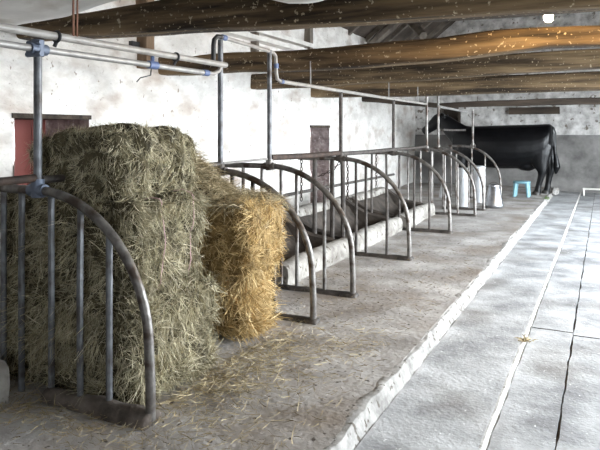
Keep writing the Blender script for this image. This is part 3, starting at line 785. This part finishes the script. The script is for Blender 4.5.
leg([(-1.14, CY-.15, 1.05, .22, .11), (-1.19, CY-.17, .82, .215, .105), (-1.17, CY-.17, .62, .155, .09), (-1.13, CY-.17, .47, .092, .07), (-1.15, CY-.17, .38, .07, .056), (-1.20, CY-.17, .20, .058, .05), (-1.215, CY-.17, .11, .066, .056), (-1.24, CY-.17, .0, .08, .062)])
leg([(-1.10, CY+.15, 1.05, .21, .11), (-1.10, CY+.17, .82, .20, .105), (-1.05, CY+.17, .62, .15, .09), (-1.005, CY+.17, .47, .09, .07), (-1.02, CY+.17, .38, .07, .056), (-1.05, CY+.17, .20, .058, .05), (-1.06, CY+.17, .11, .066, .056), (-1.085, CY+.17, .0, .08, .062)])
leg([(-2.72, CY-.15, .95, .17, .09), (-2.76, CY-.15, .72, .12, .085), (-2.76, CY-.15, .5, .085, .07), (-2.76, CY-.15, .4, .08, .065), (-2.76, CY-.15, .2, .055, .05), (-2.765, CY-.15, .1, .062, .056), (-2.79, CY-.15, .0, .075, .062)])
leg([(-2.66, CY+.15, .95, .17, .09), (-2.67, CY+.15, .72, .12, .085), (-2.67, CY+.15, .5, .085, .07), (-2.67, CY+.15, .4, .08, .065), (-2.67, CY+.15, .2, .055, .05), (-2.675, CY+.15, .1, .062, .056), (-2.70, CY+.15, .0, .075, .062)])
v, f = loft([((-1.45, CY, z), a, b, (1,0,0), Yv) for z, a, b in ((.66, .22, .17), (.56, .20, .16), (.50, .15, .13), (.47, .08, .07))], 16); mb.add(v, f)
mb.tube([(-1.03, CY, 1.36), (-0.95, CY, 1.34), (-0.915, CY, 1.24), (-0.915, CY, 1.05), (-0.905, CY, .85), (-0.88, CY, .70), (-0.87, CY, .56), (-0.89, CY, .41)], [.06, .05, .042, .038, .036, .055, .075, .02], 10)
cow_src = mesh_obj('cow_source', mb.verts(), mb.f, M['cow'])
rm = cow_src.modifiers.new('remesh', 'REMESH'); rm.mode = 'VOXEL'; rm.voxel_size = 0.016; rm.use_smooth_shade = True
sm = cow_src.modifiers.new('smooth', 'SMOOTH'); sm.factor = 0.6; sm.iterations = 7
dg = bpy.context.evaluated_depsgraph_get()
me = bpy.data.meshes.new_from_object(cow_src.evaluated_get(dg))
bpy.data.objects.remove(cow_src)
co = np.zeros(len(me.vertices)*3, np.float32); me.vertices.foreach_get('co', co); co = co.reshape(-1, 3) - np.array([-1.9, CY, 0])
me.vertices.foreach_set('co', co.astype(np.float32).ravel()); me.update()
me.name = 'body'; bo = bpy.data.objects.new('body', me); COL.objects.link(bo); bo.parent = t
me.materials.clear(); me.materials.append(M['cow']); me.polygons.foreach_set('use_smooth', np.ones(len(me.polygons), bool))
for sgn in (-1, 1):
    MB().lathe([(0.002, -.018), (.013, -.012), (.018, 0), (.013, .012), (.002, .018)], (-3.30, CY + sgn*0.106, 1.535), 12).build('eye', M['eye'], t)
for (x, y) in ((-1.245, CY-.17), (-1.09, CY+.17), (-2.795, CY-.15), (-2.705, CY+.15)):
    MB().lathe([(.084, 0.0), (.082, .02), (.074, .055), (.06, .065)], (x, y, 0.002), 14).build('hoof', M['hoof'], t)

# ------------------------------------------------------------------ cans, stool, small things
def lathe_part(name, prof, c, m, parent, sides=28): return MB().lathe(prof, c, sides).build(name, m, parent)
for (x, y, lab) in ((-2.16, 10.85, 'nearest tall narrow white milk can behind the curved dividers'), (-2.03, 11.6, 'tall narrow white milk can standing behind another, nearer the cow')):
    t = thing('milk_can', lab, 'milk can', (x, y, 0), 'tall narrow white milk cans')
    lathe_part('body', [(.098, 0), (.102, .01), (.102, .54), (.096, .57), (.094, .60)], (x, y, 0.008), M['whitecan'], t)
    lathe_part('lid', [(.103, .595), (.105, .605), (.104, .64), (.08, .655), (.02, .66)], (x, y, 0.008), M['whitecan'], t)
    MB().tube([(x + .02*math.cos(a) - .0 , y - .105 - .03*math.sin(a), .47 + .05*math.cos(a)) for a in np.linspace(0, PI, 8)], .006, 6).build('handle', M['alu'], t)
x, y = -1.67, 10.95
t = thing('milking_bucket', 'cone shaped shiny metal milking bucket beside the last dividers', 'bucket', (x, y, 0))
lathe_part('body', [(.145, 0), (.152, .008), (.152, .05), (.14, .10), (.098, .32), (.088, .345)], (x, y, 0.008), M['alu'], t)
lathe_part('lid', [(.092, .34), (.094, .35), (.09, .375), (.05, .385), (.02, .39)], (x, y, 0.008), M['alu'], t)
MB().tube([(x + .10*math.cos(a), y, .33 + .10*math.sin(a)) for a in np.linspace(0.05, PI - .05, 14)], .006, 6).build('handle', M['darksteel'], t)
x, y = -2.80, 12.1
t = thing('white_jug', 'small white conical jug on floor left of the milk cans', 'jug', (x, y, 0))
lathe_part('body', [(.07, 0), (.075, .01), (.07, .06), (.045, .2), (.03, .24)], (x, y, .008), M['whitecan'], t)
lathe_part('neck', [(.03, .235), (.028, .26), (.038, .28), (.036, .285)], (x, y, .008), M['whitecan'], t)
x, y = -1.46, 13.0
t = thing('milking_stool', 'pale blue plastic stool under belly of the black cow', 'stool', (x, y, 0))
s = MB(); V = []
for z, w_ in ((.265, .13), (.272, .155), (.30, .16), (.31, .15)):
    for j in range(24):
        a = 2*PI*j/24; c, sn = math.cos(a), math.sin(a)
        V.append((x + w_*math.copysign(abs(c)**.6, c), y + w_*math.copysign(abs(sn)**.6, sn), z))
F = [(i*24+j, i*24+(j+1) % 24, (i+1)*24+(j+1) % 24, (i+1)*24+j) for i in range(3) for j in range(24)]
F += [tuple(range(24))[::-1], tuple(72 + j for j in range(24))]
mesh_obj('seat', V, F, M['aqua'], t)
for sx in (-1, 1):
    for sy in (-1, 1):
        leg_v = [(x + sx*(.105 + .025*(1-k)), y + sy*(.105 + .025*(1-k)), .006 + .262*k) for k in (0, .5, 1)]
        MB().tube(leg_v, [.028, .033, .038], 8).build('leg', M['aqua'], t)
t = thing('low_white_rail', 'low white pipe rail on passage floor at far wall', 'rail', (0.2, 14.8, -0.09))
MB().tube([(-0.42, 14.8, 0.05), (0.9, 14.8, 0.05)], .022, 8).build('bar', M['whitepaint'], t)
for xx in (-0.40, 0.88):
    MB().tube([(xx, 14.8, -0.095), (xx, 14.8, .05)], .02, 8).build('leg', M['whitepaint'], t)
# rubble at the kerb end, weeds and a dead leaf clump
V = []; k = 16
g = bmesh.new(); bmesh.ops.create_icosphere(g, subdivisions=3, radius=1.0)
P = np.array([v.co[:] for v in g.verts]); F = [[v.index for v in f.verts] for f in g.faces]; g.free()
q = P * np.array([.08, .14, .09]) * (1 + .35*fbm(P, 1.6, 3, 401))[:, None] + np.array([-0.93, 14.2, 0.03])
tag(mesh_obj('concrete_lump', q, F, M['kerb']), 'rough pale concrete lump at far end of the kerb', 'rubble')
def weed(x, y, z, n, Lr, m, name, label, cat):
    p = np.stack([x + RNG.normal(size=n)*.02, y + RNG.normal(size=n)*.02, np.full(n, z)], 1)
    D = RNG.normal(size=(n, 3)); D[:, 2] = np.abs(D[:, 2]) + .5
    V, F = ribbons(p, D, RNG.uniform(*Lr, n), RNG.uniform(.008, .016, n), .6, droop=.3)
    tag(fast_mesh(name, V, F, m), label, cat)
weed(-1.0, 12.9, -0.02, 40, (.05, .12), M['leaf'], 'weed_tuft', 'small green weed on the kerb near cow hooves', 'weed')
weed(-0.47, 4.35, -0.08, 26, (.02, .05), M['mixed'], 'dead_leaf_clump', 'little dry leaf clump caught on the pale floor ridge', 'leaves')

# ------------------------------------------------------------------ light, world, camera
wd = bpy.data.worlds.new('World'); SC.world = wd; wd.use_nodes = True
bg = wd.node_tree.nodes['Background']; bg.inputs[0].default_value = (0.86, 0.94, 1.0, 1); bg.inputs[1].default_value = 27.0
def portal(loc, rot, sx, sy):
    l = bpy.data.lights.new('daylight_portal', 'AREA'); l.shape = 'RECTANGLE'; l.size = sx; l.size_y = sy
    l.cycles.is_portal = True
    o = bpy.data.objects.new('daylight_portal', l); COL.objects.link(o); o.location = loc; o.rotation_euler = rot
for (a, b, c, d) in OPEN:
    portal((XR + .02, (a+b)/2, (c+d)/2), (0, math.radians(90), 0), d - c, b - a)
portal((1.6, YF - .02, 1.5), (math.radians(90), 0, 0), 0.6, 1.2)

cam = bpy.data.cameras.new('Camera'); co_ = bpy.data.objects.new('Camera', cam); COL.objects.link(co_)
cam.sensor_fit = 'HORIZONTAL'; cam.sensor_width = 36; cam.lens = 630/600*36; cam.shift_y = -94/600
cam.clip_start = 0.05
co_.location = (0, 0, 1.29); co_.rotation_euler = (math.radians(90), 0, math.radians(25.8))
SC.camera = co_
SC.view_settings.view_transform = 'Standard'; SC.view_settings.look = 'None'
SC.view_settings.exposure = 0.42; SC.view_settings.gamma = 1.0
SC.cycles.max_bounces = 10; SC.cycles.diffuse_bounces = 6
